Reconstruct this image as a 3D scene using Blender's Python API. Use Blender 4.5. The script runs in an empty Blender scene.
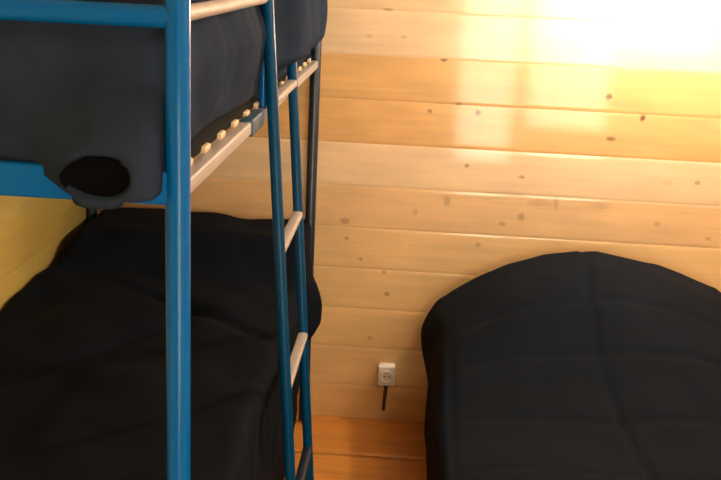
import bpy, bmesh, math, random
from mathutils import Vector, Matrix, noise
random.seed(4)
SC = bpy.context.scene
C = SC.collection

# ------------------------------------------------------------------ camera, world, lights, exposure
F_PX, PITCH, ROLL, YAW = 1001.12, 0.2687, 0.0478, 0.0444
CAM = Vector((0.0, -3.3573, 1.6))
fw = Vector((-math.sin(YAW)*math.cos(PITCH), math.cos(YAW)*math.cos(PITCH), -math.sin(PITCH)))
rt = Vector((math.cos(YAW), math.sin(YAW), 0)); up = rt.cross(fw)
r2 = math.cos(ROLL)*rt + math.sin(ROLL)*up
u2 = -math.sin(ROLL)*rt + math.cos(ROLL)*up
cam_d = bpy.data.cameras.new('camera'); cam = bpy.data.objects.new('camera', cam_d); C.objects.link(cam)
M = Matrix((r2, u2, -fw)).transposed().to_4x4(); M.translation = CAM
cam.matrix_world = M
cam_d.sensor_width = 36; cam_d.lens = F_PX*36/721; cam_d.clip_start = 0.02
SC.camera = cam
w = bpy.data.worlds.new('world'); SC.world = w; w.use_nodes = True
w.node_tree.nodes['Background'].inputs[0].default_value = (0.9, 0.75, 0.6, 1)
w.node_tree.nodes['Background'].inputs[1].default_value = 0.1
SC.view_settings.view_transform = 'Standard'; SC.view_settings.look = 'None'
SC.view_settings.gamma = 1; SC.view_settings.use_curve_mapping = False
SC.view_settings.exposure = 0.36
BULB = (0.80, -0.19, 1.73); BULB_S = 900.0
WIN_S = 10.0
FILL_GLOBES = (((0.75, -1.75, 2.18), 75.0, 'added fill light, a round body under the ceiling over the foot of the right bed'),
          ((1.62, -2.15, 2.16), 26.0, 'added fill light, a round body under the ceiling close to the right wall'))

# ------------------------------------------------------------------ materials
def mat(name, col, rough=0.5, coat=0.0, coat_r=0.1, metal=0.0, sheen=0.0, bump=None, spec=0.5, mottle=0.0):
    m = bpy.data.materials.new(name); m.use_nodes = True
    nt = m.node_tree; b = nt.nodes['Principled BSDF']
    b.inputs['Base Color'].default_value = (*col, 1); b.inputs['Roughness'].default_value = rough
    b.inputs['Coat Weight'].default_value = coat; b.inputs['Coat Roughness'].default_value = coat_r
    b.inputs['Metallic'].default_value = metal; b.inputs['Specular IOR Level'].default_value = spec
    if sheen: b.inputs['Sheen Weight'].default_value = sheen; b.inputs['Sheen Roughness'].default_value = 0.5
    tc = nt.nodes.new('ShaderNodeTexCoord')
    if mottle:
        n = nt.nodes.new('ShaderNodeTexNoise'); n.inputs['Scale'].default_value = 9; n.inputs['Detail'].default_value = 5
        nt.links.new(tc.outputs['Object'], n.inputs['Vector'])
        mx = nt.nodes.new('ShaderNodeMix'); mx.data_type = 'RGBA'
        mx.inputs['A'].default_value = (*[c*(1-mottle) for c in col], 1)
        mx.inputs['B'].default_value = (*[min(1, c*(1+mottle)) for c in col], 1)
        nt.links.new(n.outputs['Fac'], mx.inputs['Factor']); nt.links.new(mx.outputs['Result'], b.inputs['Base Color'])
    if bump:
        n = nt.nodes.new('ShaderNodeTexNoise'); n.inputs['Scale'].default_value = bump[0]; n.inputs['Detail'].default_value = 4
        nt.links.new(tc.outputs['Object'], n.inputs['Vector'])
        bp = nt.nodes.new('ShaderNodeBump'); bp.inputs['Strength'].default_value = bump[1]; bp.inputs['Distance'].default_value = bump[2]
        nt.links.new(n.outputs['Fac'], bp.inputs['Height']); nt.links.new(bp.outputs['Normal'], b.inputs['Normal'])
    return m

def emit(name, col, s):
    m = bpy.data.materials.new(name); m.use_nodes = True; nt = m.node_tree; nt.nodes.clear()
    e = nt.nodes.new('ShaderNodeEmission'); e.inputs[0].default_value = (*col, 1); e.inputs[1].default_value = s
    o = nt.nodes.new('ShaderNodeOutputMaterial'); nt.links.new(e.outputs[0], o.inputs[0]); return m

def wood(name, axis='X', knots=(), rough=0.42, coat=0.75, coat_r=0.08, scale=1.0, rand_knots=True, grain=0.09):
    """varnished pine; the board tone comes from the mesh attribute 'tone' (colour per board)"""
    m = bpy.data.materials.new(name); m.use_nodes = True; nt = m.node_tree; N = nt.nodes; L = nt.links
    b = N['Principled BSDF']; b.inputs['Roughness'].default_value = rough
    b.inputs['Coat Weight'].default_value = coat; b.inputs['Coat Roughness'].default_value = coat_r
    at = N.new('ShaderNodeAttribute'); at.attribute_name = 'tone'
    tc = N.new('ShaderNodeTexCoord')
    # offset the grain per board
    sep = N.new('ShaderNodeSeparateColor'); L.new(at.outputs['Color'], sep.inputs[0])
    add = N.new('ShaderNodeVectorMath'); add.operation = 'MULTIPLY_ADD'
    L.new(at.outputs['Color'], add.inputs[0]); add.inputs[1].default_value = (37, 53, 71); L.new(tc.outputs['Object'], add.inputs[2])
    mp = N.new('ShaderNodeMapping'); L.new(add.outputs[0], mp.inputs['Vector'])
    long, wide = 2.2*scale, 46*scale
    mp.inputs['Scale'].default_value = {'X': (long, wide, wide), 'Y': (wide, long, wide), 'Z': (wide, wide, long)}[axis]
    n1 = N.new('ShaderNodeTexNoise'); n1.inputs['Scale'].default_value = 1.0; n1.inputs['Detail'].default_value = 6
    n1.inputs['Roughness'].default_value = 0.55; n1.inputs['Distortion'].default_value = 0.6
    L.new(mp.outputs[0], n1.inputs['Vector'])
    mr = N.new('ShaderNodeMapRange'); mr.inputs['From Min'].default_value = 0.3; mr.inputs['From Max'].default_value = 0.72
    mr.inputs['To Min'].default_value = 1.0+grain*0.5; mr.inputs['To Max'].default_value = 1.0-grain
    L.new(n1.outputs['Fac'], mr.inputs['Value'])
    # broad blotches
    mp2 = N.new('ShaderNodeMapping'); L.new(add.outputs[0], mp2.inputs['Vector'])
    mp2.inputs['Scale'].default_value = {'X': (3, 9, 9), 'Y': (9, 3, 9), 'Z': (9, 9, 3)}[axis]
    n2 = N.new('ShaderNodeTexNoise'); n2.inputs['Scale'].default_value = 1.3; n2.inputs['Detail'].default_value = 4
    L.new(mp2.outputs[0], n2.inputs['Vector'])
    mr2 = N.new('ShaderNodeMapRange'); mr2.inputs['From Min'].default_value = 0.35; mr2.inputs['From Max'].default_value = 0.7
    mr2.inputs['To Min'].default_value = 1.06; mr2.inputs['To Max'].default_value = 0.88
    L.new(n2.outputs['Fac'], mr2.inputs['Value'])
    mul = N.new('ShaderNodeMath'); mul.operation = 'MULTIPLY'; L.new(mr.outputs[0], mul.inputs[0]); L.new(mr2.outputs[0], mul.inputs[1])
    vs = N.new('ShaderNodeVectorMath'); vs.operation = 'SCALE'; L.new(at.outputs['Color'], vs.inputs[0]); L.new(mul.outputs[0], vs.inputs['Scale'])
    col = vs.outputs[0]
    # warped coordinates for knots
    nw = N.new('ShaderNodeTexNoise'); nw.inputs['Scale'].default_value = 45; L.new(tc.outputs['Object'], nw.inputs['Vector'])
    wv = N.new('ShaderNodeVectorMath'); wv.operation = 'MULTIPLY_ADD'; L.new(nw.outputs['Color'], wv.inputs[0])
    wv.inputs[1].default_value = (0.012, 0.012, 0.012); L.new(tc.outputs['Object'], wv.inputs[2])
    prev = None
    for (kx, ky, kz, rx, rz, dark) in knots:
        s = N.new('ShaderNodeVectorMath'); s.operation = 'SUBTRACT'; L.new(wv.outputs[0], s.inputs[0])
        s.inputs[1].default_value = (kx+0.006, ky+0.006, kz+0.006)
        q = N.new('ShaderNodeVectorMath'); q.operation = 'MULTIPLY'; L.new(s.outputs[0], q.inputs[0])
        q.inputs[1].default_value = (1/rx, 0 if axis == 'X' and ky == 0 else 1/rz, 1/rz if ky == 0 else 0)
        ln = N.new('ShaderNodeVectorMath'); ln.operation = 'LENGTH'; L.new(q.outputs[0], ln.inputs[0])
        r = N.new('ShaderNodeMapRange'); r.interpolation_type = 'SMOOTHSTEP'
        r.inputs['From Min'].default_value = 0.45; r.inputs['From Max'].default_value = 1.35
        r.inputs['To Min'].default_value = dark; r.inputs['To Max'].default_value = 0.0
        L.new(ln.outputs['Value'], r.inputs['Value'])
        if prev is None: prev = r.outputs[0]
        else:
            mxm = N.new('ShaderNodeMath'); mxm.operation = 'MAXIMUM'; L.new(prev, mxm.inputs[0]); L.new(r.outputs[0], mxm.inputs[1]); prev = mxm.outputs[0]
    if rand_knots:
        vo = N.new('ShaderNodeTexVoronoi'); vo.inputs['Scale'].default_value = 1.0; vo.inputs['Randomness'].default_value = 0.9
        mp3 = N.new('ShaderNodeMapping'); L.new(wv.outputs[0], mp3.inputs['Vector'])
        mp3.inputs['Scale'].default_value = {'X': (2.6, 3.8, 3.8), 'Y': (3.8, 2.6, 3.8), 'Z': (3.8, 3.8, 2.6)}[axis]
        L.new(mp3.outputs[0], vo.inputs['Vector'])
        r = N.new('ShaderNodeMapRange'); r.interpolation_type = 'SMOOTHSTEP'
        r.inputs['From Min'].default_value = 0.02; r.inputs['From Max'].default_value = 0.06
        r.inputs['To Min'].default_value = 0.6; r.inputs['To Max'].default_value = 0.0
        L.new(vo.outputs['Distance'], r.inputs['Value'])
        if prev is None: prev = r.outputs[0]
        else:
            mxm = N.new('ShaderNodeMath'); mxm.operation = 'MAXIMUM'; L.new(prev, mxm.inputs[0]); L.new(r.outputs[0], mxm.inputs[1]); prev = mxm.outputs[0]
    mx = N.new('ShaderNodeMix'); mx.data_type = 'RGBA'; L.new(prev, mx.inputs['Factor']); L.new(col, mx.inputs['A'])
    mx.inputs['B'].default_value = (0.12, 0.045, 0.012, 1)
    L.new(mx.outputs['Result'], b.inputs['Base Color'])
    bp = N.new('ShaderNodeBump'); bp.inputs['Strength'].default_value = 0.12; bp.inputs['Distance'].default_value = 0.002
    L.new(n1.outputs['Fac'], bp.inputs['Height']); L.new(bp.outputs['Normal'], b.inputs['Normal'])
    return m

# knots of the back wall: x, 0, z, radius x, radius z, darkness
KN = [
 (388,10,9,2.2,.5),(444,60,6,2.5,.8),(430,111,3.5,3.5,.6),(478,113,5,4.5,.85),(458,104,5,2,.6),(609,97,5.5,5,.9),
 (643,118,5,5,.9),(611,139,8,4,.7),(467,166,4,3.5,.65),(522,177,5,3,.5),(697,183,5,4,.5),(447,201,6,9,.35),
 (345,221,9,5,.45),(521,217,6,7,.42),(502,224,6,4,.35),(540,203,22,6,.25),(556,203,4,11,.28),(347,238,4,3,.5),
 (361,259,4,3,.5),(384,272,4,4,.5),(657,224,5,4,.35),(708,239,5,3,.35),(387,294,5,4.5,.55),(370,338,5,4,.35),
 (369,36,6,3,.2),(404,37,6,3,.25),(478,245,5,4,.3),(415,212,5,6,.25),(668,183,10,4,.15),(600,206,14,6,.15)]
def px_ray(px, py):
    return (fw + r2*((px-360.5)/F_PX) - u2*((py-240)/F_PX))
def on_wall(px, py, y=0.0):
    d = px_ray(px, py); t = (y-CAM.y)/d.y; return CAM + d*t
knots = []
for px, py, a, b_, dk in KN:
    p = on_wall(px, py); s = 3.3/1000
    knots.append((p.x, 0, p.z, a*s*.62, b_*s*.62, min(.95, dk)))

M_WALL = wood('pine_wall', 'X', knots, rand_knots=False)
M_WALLY = wood('pine_wall_side', 'Y', ())
M_FLOOR = wood('pine_floor', 'X', (), rough=0.35, coat=0.3, grain=0.22)
M_CEIL = mat('ceiling_paint', (0.75, 0.66, 0.52), 0.8)
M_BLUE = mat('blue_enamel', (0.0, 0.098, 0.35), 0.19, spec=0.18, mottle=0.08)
M_DARKER = mat('darker_enamel', (0.004, 0.012, 0.03), 0.4, coat=0.2, mottle=0.1)  # darker tone on the far posts and the lowest rung
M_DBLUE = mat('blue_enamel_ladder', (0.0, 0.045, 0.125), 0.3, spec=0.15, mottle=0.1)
M_BIRCH = mat('pale_birch', (0.37, 0.32, 0.305), 0.45, bump=(60, .1, .001), mottle=0.15)
M_SLAT = mat('slat_wood', (0.62, 0.45, 0.28), 0.5, mottle=0.2)
M_DUVU = mat('charcoal_quilt', (0.0185, 0.0275, 0.050), 0.9, bump=(260, .35, .0015), spec=0.04, mottle=0.25)
M_DUVL = mat('black_quilt', (0.0028, 0.0046, 0.0092), 0.9, sheen=0.0, bump=(260, .35, .0015), spec=0.08, mottle=0.25)
M_DUVR = mat('black_quilt_double', (0.0036, 0.0060, 0.0112), 0.9, sheen=0.0, bump=(260, .35, .0015), spec=0.08, mottle=0.25)
M_TICKSHADE = mat('ticking_shade', (0.006, 0.006, 0.007), 0.9, spec=0.1)  # near black, paints the shade in the gaps between the upper slats
M_TICK = mat('mattress_ticking', (0.45, 0.38, 0.30), 0.85, mottle=0.1)
M_WHITE = mat('white_plastic', (0.75, 0.68, 0.62), 0.35)
M_DARK = mat('dark_plastic', (0.02, 0.012, 0.01), 0.5)
M_CABLE = mat('brown_cable', (0.06, 0.022, 0.012), 0.5)
M_FRAMEW = mat('window_paint', (0.8, 0.78, 0.72), 0.4)
M_METAL = mat('brass', (0.6, 0.45, 0.2), 0.3, metal=1)

# ------------------------------------------------------------------ helpers
def obj(name, bm, m, parent=None, smooth=True, loc=None):
    me = bpy.data.meshes.new(name); bm.normal_update(); bm.to_mesh(me); bm.free()
    if smooth:
        for p in me.polygons: p.use_smooth = True
    me.materials.append(m)
    o = bpy.data.objects.new(name, me); C.objects.link(o)
    if parent: o.parent = parent; o.matrix_parent_inverse = Matrix.Translation(-parent.location)
    if smooth:
        md = o.modifiers.new('edges', 'EDGE_SPLIT'); md.split_angle = math.radians(42)
    return o
def thing(name, label, cat, loc=(0, 0, 0), group=None):
    o = bpy.data.objects.new(name, None); C.objects.link(o); o.location = loc
    o['label'] = label; o['category'] = cat
    if group: o['group'] = group
    return o
def tag(o, label, cat, group=None):
    o['label'] = label; o['category'] = cat
    if group: o['group'] = group
    return o
def struct(o): o['kind'] = 'structure'; return o
def box(bm, x0, x1, y0, y1, z0, z1, bev=0.0):
    r = bmesh.ops.create_cube(bm, size=1.0); vs = r['verts']
    for v in vs: v.co = Vector(((x0+x1)/2+v.co.x*(x1-x0), (y0+y1)/2+v.co.y*(y1-y0), (z0+z1)/2+v.co.z*(z1-z0)))
    if bev:
        es = list({e for v in vs for e in v.link_edges})
        bmesh.ops.bevel(bm, geom=es, offset=bev, segments=3, profile=0.5, affect='EDGES')
def tube(bm, pts, r, seg=20, cap=True):
    pts = [Vector(p) for p in pts]; rings = []
    for i, p in enumerate(pts):
        d = (pts[min(i+1, len(pts)-1)]-pts[max(i-1, 0)]).normalized()
        a = d.cross(Vector((0, 0, 1)) if abs(d.z) < 0.95 else Vector((0, 1, 0))).normalized(); b = d.cross(a)
        rr = r[i] if isinstance(r, (list, tuple)) else r
        rings.append([bm.verts.new(p+a*math.cos(2*math.pi*k/seg)*rr+b*math.sin(2*math.pi*k/seg)*rr) for k in range(seg)])
    for i in range(len(rings)-1):
        for k in range(seg):
            bm.faces.new((rings[i][k], rings[i][(k+1) % seg], rings[i+1][(k+1) % seg], rings[i+1][k]))
    if cap:
        bm.faces.new(rings[0][::-1]); bm.faces.new(rings[-1])
def sm(a, b, t):
    t = max(0.0, min(1.0, (t-a)/(b-a))); return t*t*(3-2*t)
def gauss(t, s): return math.exp(-(t/s)**2)
def lerp_tab(tab, x):
    if x <= tab[0][0]: return tab[0][1]
    for (a, va), (b, vb) in zip(tab, tab[1:]):
        if x <= b: return va+(vb-va)*(x-a)/(b-a)
    return tab[-1][1]
def soft_box(x0, x1, y0, y1, z0, z1, r, step, disp=None, bottom=True):
    """rounded box of fine quads; disp(p, n) moves every vertex"""
    bm = bmesh.new(); lo = Vector((x0, y0, z0)); hi = Vector((x1, y1, z1)); size = hi-lo
    n = [max(2, int(round(s/step))) for s in size]; cache = {}
    def V(i, j, k):
        key = (i, j, k)
        if key not in cache:
            p = Vector((lo.x+size.x*i/n[0], lo.y+size.y*j/n[1], lo.z+size.z*k/n[2]))
            rr = min(r, min(size)/2)
            q = Vector((min(max(p.x, lo.x+rr), hi.x-rr), min(max(p.y, lo.y+rr), hi.y-rr),
                        min(max(p.z, (lo.z+rr) if bottom else lo.z), hi.z-rr)))
            d = p-q
            nn = d.normalized() if d.length > 1e-9 else Vector((0, 0, 1))
            p2 = q+nn*min(rr, max(abs(d.x), abs(d.y), abs(d.z)))
            if disp: p2 = disp(p2.copy(), nn)
            cache[key] = bm.verts.new(p2)
        return cache[key]
    for i in range(n[0]):
        for j in range(n[1]):
            bm.faces.new((V(i, j, n[2]), V(i+1, j, n[2]), V(i+1, j+1, n[2]), V(i, j+1, n[2])))
            if bottom: bm.faces.new((V(i, j, 0), V(i, j+1, 0), V(i+1, j+1, 0), V(i+1, j, 0)))
    for k in range(n[2]):
        for i in range(n[0]):
            bm.faces.new((V(i, 0, k), V(i+1, 0, k), V(i+1, 0, k+1), V(i, 0, k+1)))
            bm.faces.new((V(i, n[1], k), V(i, n[1], k+1), V(i+1, n[1], k+1), V(i+1, n[1], k)))
        for j in range(n[1]):
            bm.faces.new((V(0, j, k), V(0, j, k+1), V(0, j+1, k+1), V(0, j+1, k)))
            bm.faces.new((V(n[0], j, k), V(n[0], j+1, k), V(n[0], j+1, k+1), V(n[0], j, k+1)))
    return bm
def quilt(name, bm, m):
    me = bpy.data.meshes.new(name); bm.normal_update(); bm.to_mesh(me); bm.free()
    for p in me.polygons: p.use_smooth = True
    me.materials.append(m); o = bpy.data.objects.new(name, me); C.objects.link(o)
    s = o.modifiers.new('thickness', 'SOLIDIFY'); s.thickness = 0.012; s.offset = -1
    return o
def nz(x, y, z): return noise.noise(Vector((x, y, z)))

# boards: each board a shallow convex profile with a V groove, drawn inside ONE wall mesh
def boards(name, m, a0, a1, b_edges, tones, place, groove=0.0012, depth=0.00045, cup=0.0003, seg=12):
    """a runs along the board, b across; place(a, b, out) -> point, out = towards the room"""
    bm = bmesh.new(); lay = bm.loops.layers.float_color.new('tone')
    for i in range(len(b_edges)-1):
        b0, b1 = b_edges[i], b_edges[i+1]; t = tones[i % len(tones)]
        prof = [(b0, -depth)]
        for k in range(seg+1):
            u = k/seg; prof.append((b0+groove*0.5+(b1-b0-groove)*u, cup*(1-(2*u-1)**2)-cup))
        prof.append((b1, -depth))
        na = 6; g = [[bm.verts.new(place(a0+(a1-a0)*j/na, b, o)) for (b, o) in prof] for j in range(na+1)]
        for j in range(na):
            for k in range(len(prof)-1):
                f = bm.faces.new((g[j][k], g[j+1][k], g[j+1][k+1], g[j][k+1]))
                for l in f.loops: l[lay] = (*t, 1)
    bmesh.ops.recalc_face_normals(bm, faces=bm.faces)
    me = bpy.data.meshes.new(name); bm.to_mesh(me); bm.free(); me.materials.append(m)
    for p in me.polygons: p.use_smooth = True
    o = bpy.data.objects.new(name, me); C.objects.link(o)
    e = o.modifiers.new('edges', 'EDGE_SPLIT'); e.split_angle = math.radians(20)
    s = o.modifiers.new('thickness', 'SOLIDIFY'); s.thickness = 0.02; s.offset = -1 
    return struct(o)

# ------------------------------------------------------------------ room shell
XL, XR, YN, ZC = -1.112, 2.0, -4.75, 2.32
PALE = (0.77, 0.54, 0.33); MID = (0.71, 0.45, 0.205); ORG = (0.69, 0.39, 0.145); TAN = (0.60, 0.375, 0.19)
W, Z0 = 0.1479, 1.3104
edges = [Z0+W*k for k in range(7, -10, -1)]
edges = sorted([z for z in edges if z > 0.02] + [0.0])
edges[-1] = ZC if ZC-edges[-1] < 0.1 else edges[-1]
if edges[-1] < ZC: edges.append(ZC)
# tone of each board named from the top line z0 downwards: index 0 lies between z0 and z0-W
tone_below = [ORG, (0.70,0.395,0.15), PALE, (0.70, 0.44, 0.225), (0.72, 0.46, 0.215), MID, (0.72, 0.45, 0.20), (0.73, 0.455, 0.205), (0.73, 0.43, 0.17), (0.73, 0.42, 0.16)]
tone_above = [(0.74, 0.53, 0.33), (0.72, 0.50, 0.29), MID, PALE, ORG, MID, PALE]
tl = []
for a, b in zip(edges, edges[1:]):
    k = int(round((Z0-b)/W))
    tl.append(tone_below[min(k, 9)] if k >= 0 else tone_above[min(-k-1, 6)])
boards('wall_back', M_WALL, XL-0.1, XR+0.1, edges, tl, lambda a, b, o: Vector((a, -o, b)))
lt = [(0.72, 0.54, 0.15), (0.70, 0.51, 0.13), (0.73, 0.55, 0.17), (0.70, 0.52, 0.14)]
boards('wall_left', M_WALLY, YN, 0.0, edges, lt, lambda a, b, o: Vector((XL+o, a, b)))
boards('wall_right', M_WALLY, YN, 0.0, edges, [MID, PALE, ORG], lambda a, b, o: Vector((XR-o, a, b)))
fe = [-0.286-0.2865*k for k in range(-3, 35)]; fe = sorted([y for y in fe if YN < y < 0.0]+[YN-.04, 0.04])
FT = [(0.62, 0.235, 0.040), (0.58, 0.215, 0.036), (0.64, 0.25, 0.045)]
boards('floor', M_FLOOR, XL-.04, XR+.04, fe, FT, lambda a, b, o: Vector((a, b, o)), groove=0.002, depth=0.002, cup=0.0)
bm = bmesh.new(); box(bm, XL-.05, XR+.05, YN-.05, .05, ZC, ZC+.04); struct(obj('ceiling', bm, M_CEIL, smooth=False))
# near wall (behind the camera) with a window opening
WX0, WX1, WZ0, WZ1 = 0.32, 1.62, 0.0, 2.02
bm = bmesh.new()
box(bm, XL, WX0, YN-.05, YN, 0, ZC); box(bm, WX1, XR, YN-.05, YN, 0, ZC)
box(bm, WX0, WX1, YN-.05, YN, WZ1, ZC)
struct(obj('wall_near', bm, mat('near_wall_pine', (0.6, 0.4, 0.2), .5, bump=(20, .1, .002)), smooth=False))
def door(x0, x1, name, pane_z0):
    bm = bmesh.new()
    for a in (x0, x1-.06): box(bm, a, a+.06, YN-.05, YN-.005, 0.005, WZ1, .004)
    for z0, z1 in ((0.005, pane_z0), (WZ1-.10, WZ1)): box(bm, x0+.06, x1-.06, YN-.05, YN-.005, z0, z1, .004)
    d = struct(obj(name, bm, M_FRAMEW, smooth=False))
    bm = bmesh.new(); box(bm, x0+.055, x1-.055, YN-.035, YN-.03, pane_z0-.01, WZ1-.09)
    obj('daylight_pane', bm, emit('daylight', (1.0, 0.95, 0.70), WIN_S), d, smooth=False)
door(WX0, .87, 'door_1', .14); door(.87, WX1, 'door_2', .42)

# ------------------------------------------------------------------ bunk bed frame
XF, XB, YNR, YFR = -0.3213, -1.078, -1.9939, -0.06
bunk = thing('bunk_bed', 'blue tubular steel bunk bed with pale wooden side rails along the left wall', 'bunk bed', ((XF+XB)/2, (YNR+YFR)/2, 0))
PR = 0.0178
for x in (XF, XB):
    for y in (YNR, YFR):
        bm = bmesh.new(); tube(bm, [(x, y, 0.012), (x, y, 1.60), (x, y, 1.607), (x, y, 1.611)], [PR, PR, PR*.85, PR*.4], 28)
        p = obj('post', bm, M_BLUE if y < -1 else M_DARKER, bunk)
        bm = bmesh.new(); tube(bm, [(x, y, 0), (x, y, .03)], PR+.003, 20); f = obj('foot_cap', bm, M_DARK, p); f.matrix_parent_inverse = Matrix.Translation(-bunk.location)
for y in (YNR, YFR):
    bm = bmesh.new(); tube(bm, [(XB, y, 1.5195), (XF, y, 1.5195)], 0.0155, 24); obj('end_rail', bm, M_BLUE, bunk)
    bm = bmesh.new(); box(bm, XB, XF, y-.012, y+.012, 1.260, 1.309, .006); obj('end_rail', bm, M_BLUE, bunk)
    bm = bmesh.new(); box(bm, XB, XF, y-.012, y+.012, 0.40, 0.45, .006); obj('end_rail', bm, M_BLUE, bunk)
for zz in (1.2785, 0.425):
    for x in (XF, XB):
        bm = bmesh.new(); box(bm, x-(.016 if x > -.5 else .010), x+(.010 if x > -.5 else .016), YNR+.015, YFR-.015, zz-.0125, zz+.0125, .004)
        obj('side_rail', bm, M_BIRCH, bunk, smooth=True)
bm = bmesh.new(); box(bm, XF-.014, XF+.014, -1.42, -1.27, 1.2620, 1.2960, .004); obj('rail_bracket', bm, mat('grey_blue_enamel', (.03, .07, .12), .4), bunk)
bm = bmesh.new(); tube(bm, [(XF, YNR+.012, 1.5226), (XF, -1.20, 1.5226)], 0.0118, 20); obj('guard_rail', bm, M_BIRCH, bunk)
bm = bmesh.new(); tube(bm, [(XF, -1.205, 1.285), (XF, -1.205, 1.535)], 0.009, 16); obj('guard_post', bm, M_BLUE, bunk)
bm = bmesh.new(); tube(bm, [(XB, YNR+.012, 1.5226), (XB, YFR-.012, 1.5226)], 0.0118, 20); obj('guard_rail', bm, M_BIRCH, bunk)
for k in range(14):
    y = -1.882+k*.133
    bm = bmesh.new(); box(bm, XB+.006, XF-.007, y-.022, y+.022, 1.2912, 1.303, .003); obj('slat', bm, M_SLAT, bunk)
for k in range(14):
    y = -1.882+k*.133
    bm = bmesh.new(); box(bm, XB+.012, XF-.012, y-.031, y+.031, 0.432, 0.452, .004); obj('slat', bm, M_SLAT, bunk)

# ladder leaning on the side rail
lad = thing('bed_ladder', 'slim blue ladder with pale rungs leaning on the open side of the bunk bed', 'ladder', (-.22, -1.04, 0))
def lx(z): return -0.2975+(1.30-z)*0.0705
for y, tp in ((-1.22, 1.60), (-0.865, 1.44)):
    bm = bmesh.new(); tube(bm, [(lx(0.0), y, 0.0), (lx(.02), y, .02), (lx(tp), y, tp), (lx(tp+.01), y, tp+.01)], [.011, .0128, .0128, .008], 22)
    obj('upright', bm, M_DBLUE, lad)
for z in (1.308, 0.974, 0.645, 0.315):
    bm = bmesh.new(); box(bm, lx(z)-.013, lx(z)+.013, -1.212, -.873, z-.009, z+.009, .006); obj('rung', bm, M_BIRCH if z > .5 else M_DARKER, lad)

# ------------------------------------------------------------------ bedding on the upper bunk
def plain(p, n): return p
def matt(name, x0, x1, y0, y1, z0, z1, label):
    def tuck(p, n):
        if z0 > 1 and n.x > 0.1: p.x -= .045*n.x*sm(1.312, 1.328, p.z)
        return p
    bm = soft_box(x0, x1, y0, y1, z0, z1, .004 if z0 > 1 else .03, .008 if z0 > 1 else .03, tuck)
    o = obj(name, bm, M_TICK); tag(o, label, 'mattress'); return o
matt('mattress', XB+.035, XF-.014, YNR+.06, YFR-.04, 1.293, 1.42, 'thin mattress on the slats of the upper bunk, coloured black for the shade under the grey duvet').data.materials[0] = M_TICKSHADE
def d_up(p, n):
    x, y, z = p
    q = p.copy()
    # side facing the room: vertical folds, bulging beyond the rail past the ladder
    if n.x > 0.2:
        wgt = n.x*sm(1.32, 1.40, z)
        f = math.sin(y*21+1.6*nz(y*3, z*5, 1))*.5+nz(y*9, z*3, 4)*.9
        q.x += wgt*(.018*f+.005*nz(y*22, z*14, 2))
        q.x += n.x*(.056*sm(-1.02, -.90, y)*sm(1.345, 1.385, z)*(1-.45*sm(-.80, -.70, y)))
        q.x += n.x*.006*sm(-.86, -.60, y)*sm(1.315, 1.35, z)*(1-.25*sm(-.25, -.05, y))
        q.x += n.x*.018*math.sin(math.pi*min(1, max(0, (z-1.32)/.26)))*(1-sm(1.44, 1.53, z)*(1-sm(-1.2, -1.0, y)))
    if n.y < -0.2:
        wgt = -n.y
        q.y -= wgt*(.020*nz(x*9+z*6, z*4, 7)+.007*nz(x*20+z*12, z*9, 3)*sm(1.33, 1.40, z))
        q.y += wgt*.03*sm(1.46, 1.52, z)
    if n.x > 0.2: q.z -= .016*sm(-1.35, -1.0, y)*(1-sm(1.33, 1.42, z))
    # hem of the near end, and the drooping corner over the end rail
    front = sm(-1.86, -1.94, y)
    if front > 0:
        low = 1-sm(1.325, 1.42, z)
        hump = sm(-.535, -.42, x)
        q.z -= front*(.024+.024*hump)*low
        q.y -= front*(.012+.088*sm(-.545, -.42, x))*(1-sm(1.34, 1.47, z))
        e = math.hypot((q.x+.417)/.049, (q.z-1.303)/.030)
        q.y += front*.058*(1-sm(.50, 1.05, e))
    q += n*.012*nz(x*4, y*4, z*4)
    q.z += n.z*.02*nz(x*3, y*2.2, 9)
    return q
bm = soft_box(XB+.0, XF-.018, YNR+.022, YFR-.0, 1.322, 1.60, .065, .006, d_up, bottom=False)
dv = quilt('duvet', bm, M_DUVU); tag(dv, 'charcoal grey duvet bulging over the side of the upper bunk, one corner turned down', 'duvet')

# black patch painting the shade inside the hollow of the drooping corner
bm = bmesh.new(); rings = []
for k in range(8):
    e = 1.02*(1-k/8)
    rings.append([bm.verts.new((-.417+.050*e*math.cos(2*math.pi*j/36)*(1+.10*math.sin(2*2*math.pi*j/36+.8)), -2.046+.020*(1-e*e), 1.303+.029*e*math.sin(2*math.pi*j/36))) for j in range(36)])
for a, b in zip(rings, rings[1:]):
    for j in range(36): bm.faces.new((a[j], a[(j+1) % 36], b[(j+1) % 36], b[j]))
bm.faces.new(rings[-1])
ln = obj('corner_shade', bm, mat('hollow_shade', (0.0025, 0.0025, 0.0028), 0.95, spec=0.05), dv, smooth=True)
ln['label'] = 'black patch painting the shade in the duvet hollow'

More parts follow.
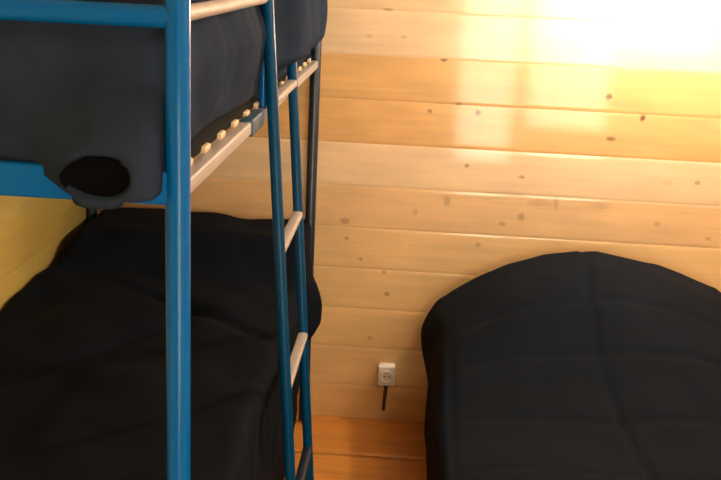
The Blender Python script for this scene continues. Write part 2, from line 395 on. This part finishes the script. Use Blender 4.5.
# ------------------------------------------------------------------ bedding on the lower bunk
matt('mattress', XB+.035, XF-.035, YNR+.06, YFR-.04, 0.453, 0.58, 'mattress of the lower bunk, wrapped under the black duvet')
def top_low(x, y):
    h = .018*nz(x*3.2, y*2.4, 5)+.012*nz(x*8+y*3, y*6, 8)
    # diagonal crease
    d = (x+.60)*.6+(y+.75)*.8
    h -= .020*gauss(d, .02)*gauss(((x+.6)*.8-(y+.75)*.6), .30)
    d = (x+.75)*.85-(y+1.1)*.5
    h -= .016*gauss(d, .022)*gauss(((x+.75)*.5+(y+1.1)*.85), .35)
    h += .028*sm(-.98, -1.08, x)*sm(-1.1, -.6, y)
    h += .095*sm(-.52, -.28, y)*sm(-1.10, -1.01, x)
    return h
def d_low(p, n):
    x, y, z = p; q = p.copy()
    if n.x > 0.2:
        q.x += n.x*(.010*nz(y*6, z*6, 1)+.006*nz(y*15, z*12, 3))
        q.x += n.x*.055*gauss(y+.21, .12)*math.exp(-abs((z-.475)/.085)**4)
        q.x -= n.x*.022*sm(-.55, -.35, y)
    if n.y > 0.2 : q.y = min(q.y, -.015)
    q.z += top_low(x, y)*sm(.50, .64, z)
    return q
bm = soft_box(XL+.024, XF+.026, YNR-.01, -.02, .22, .655, .035, .014, d_low, bottom=False)
dv = quilt('duvet', bm, M_DUVL); tag(dv, 'black creased duvet spread over the whole lower bunk', 'duvet')

# ------------------------------------------------------------------ double bed at right
bed = thing('double_bed', 'low bed standing against the pine wall at right, its frame hidden beneath the black quilt', 'bed', (.64, -1.05, 0))
for x in (.20, 1.10):
    for y in (-.14, -2.0):
        bm = bmesh.new(); tube(bm, [(x, y, 0), (x, y, .15)], .022, 20); obj('leg', bm, M_DARK, bed)
bm = bmesh.new(); box(bm, .16, 1.14, -2.04, -.10, .13, .20, .008); obj('frame', bm, M_SLAT, bed)
o = obj('mattress', soft_box(.155, 1.145, -2.04, -.09, .20, .375, .04, .04), M_TICK); tag(o, 'thick mattress of the low bed at right, covered by the arched black quilt', 'mattress')
ARCH = [(.085, 0), (.10, .02), (.136, .085), (.183, .125), (.263, .178), (.358, .229), (.47, .267), (.583, .288), (.648, .292), (.714, .279), (.781, .270), (.847, .260), (.95, .222), (1.056, .184), (1.13, .12), (1.19, .03), (1.21, 0)]
def d_right(p, n):
    x, y, z = p; q = p.copy()
    t = sm(.22, .40, z)
    g = .10+.90*sm(-1.05, -.24, y)
    q.z += t*lerp_tab(ARCH, x)*g
    # quilt channels and the centre seam
    q.z += t*(.010*nz(x*3, y*3, 2)+.005*nz(x*9, y*7, 6))
    sx = lerp_tab([(-2, .66), (-1.2, .63), (-1.0, .612), (-.64, .567), (-.4, .575), (-.15, .60)], y)
    q.z -= t*.013*gauss(x-sx, .011)*(1-.75*sm(-.3, -.15, y))
    q.z -= t*.008*gauss(x-.155, .008)*sm(-.25, -.6, y)
    for yy in (-.46, -.66, -.90, -1.16, -1.45, -1.75):
        q.z -= t*.006*gauss(y-yy-.03*nz(x*3, yy, 1), .012)*sm(.16, .22, x)
    if n.x < -0.2: q.x += -n.x*(.006*nz(y*5, z*6, 1)+.012-.034*sm(-.40, -.18, y)*sm(.20, .38, z))
    return q
bm = soft_box(.102, 1.21, -2.10, -.05, .06, .425, .055, .013, d_right, bottom=False)
dv = quilt('quilt', bm, M_DUVR); tag(dv, 'black quilt with a centre seam arched over the pillows of the low bed at right', 'quilt')
for px_, lab in ((.36, 'pillow under the arched black quilt, its half nearer the wall socket'), (.90, 'pillow under the arched black quilt, its half farther from the wall socket')):
    bm = soft_box(px_-.15, px_+.15, -.42, -.14, .385, .50, .05, .03)
    o = obj('pillow', bm, M_TICK); tag(o, lab, 'pillow')

# ------------------------------------------------------------------ wall socket and its cable
sp = on_wall(386.5, 372)
so = thing('wall_socket', 'small white surface mounted socket low on the pine wall beside the black bed', 'socket', (sp.x, 0, sp.z))
bm = bmesh.new(); box(bm, sp.x-.030, sp.x+.030, -.042, -.0005, sp.z-.037, sp.z+.037, .005); obj('housing', bm, M_WHITE, so)
bm = bmesh.new()
R = [(.0225, -.042), (.0225, -.0465), (.0205, -.048), (.0185, -.0465), (.0175, -.043), (.0001, -.0428)]
rings = []
for r_, yy in R: rings.append([bm.verts.new((sp.x+.002+r_*math.cos(2*math.pi*k/28), yy, sp.z+r_*math.sin(2*math.pi*k/28))) for k in range(28)])
for a, b in zip(rings, rings[1:]):
    for k in range(28): bm.faces.new((a[k], b[k], b[(k+1) % 28], a[(k+1) % 28]))
bmesh.ops.recalc_face_normals(bm, faces=bm.faces)
obj('socket_ring', bm, M_WHITE, so)
for s in (-1, 1):
    bm = bmesh.new(); tube(bm, [(sp.x+.002+s*.008, -.0428, sp.z), (sp.x+.002+s*.008, -.0445, sp.z)], .0028, 12); obj('pin_hole', bm, M_DARK, so)
bm = bmesh.new(); tube(bm, [(sp.x+.001, -.012, sp.z-.036), (sp.x, -.011, sp.z-.07), (sp.x-.002, -.011, sp.z-.11), (sp.x-.003, -.009, sp.z-.145)], .0065, 12)
obj('cable', bm, M_CABLE, so)

# ------------------------------------------------------------------ pendant lamp above the double bed (above the frame)
B = Vector(BULB)
pl = thing('pendant_lamp', 'bare bulb hanging from the ceiling over the head of the black double bed', 'lamp', (B.x, B.y, ZC))
bm = bmesh.new(); tube(bm, [(B.x, B.y, ZC), (B.x, B.y, B.z+.12)], .003, 8); obj('cord', bm, M_DARK, pl)
bm = bmesh.new(); tube(bm, [(B.x, B.y, ZC-.03), (B.x, B.y, ZC)], [.03, .045], 20); obj('ceiling_rose', bm, M_WHITE, pl)
bm = bmesh.new(); tube(bm, [(B.x, B.y, B.z+.05), (B.x, B.y, B.z+.12)], .02, 20); obj('lamp_holder', bm, M_WHITE, pl)
bm = bmesh.new(); bmesh.ops.create_uvsphere(bm, u_segments=24, v_segments=16, radius=.035)
for v in bm.verts: v.co = v.co+B
obj('bulb', bm, emit('bulb_glow', (1.0, 0.89, 0.70), BULB_S), pl)

# two unseen globes above the frame, added as fill light
for gp_, gs_, lab in FILL_GLOBES:
    G = Vector(gp_)
    cl = thing('fill_light', lab, 'lamp', (G.x, G.y, ZC), 'added fill lights under the ceiling')
    bm = bmesh.new(); tube(bm, [(G.x, G.y, G.z+.09), (G.x, G.y, ZC)], [.05, .06], 24); obj('fill_base', bm, M_WHITE, cl)
    bm = bmesh.new(); bmesh.ops.create_uvsphere(bm, u_segments=28, v_segments=18, radius=.08)
    for v in bm.verts: v.co = v.co+G
    obj('globe', bm, emit('fill_glow', (1.0, 0.86, 0.68), gs_), cl)
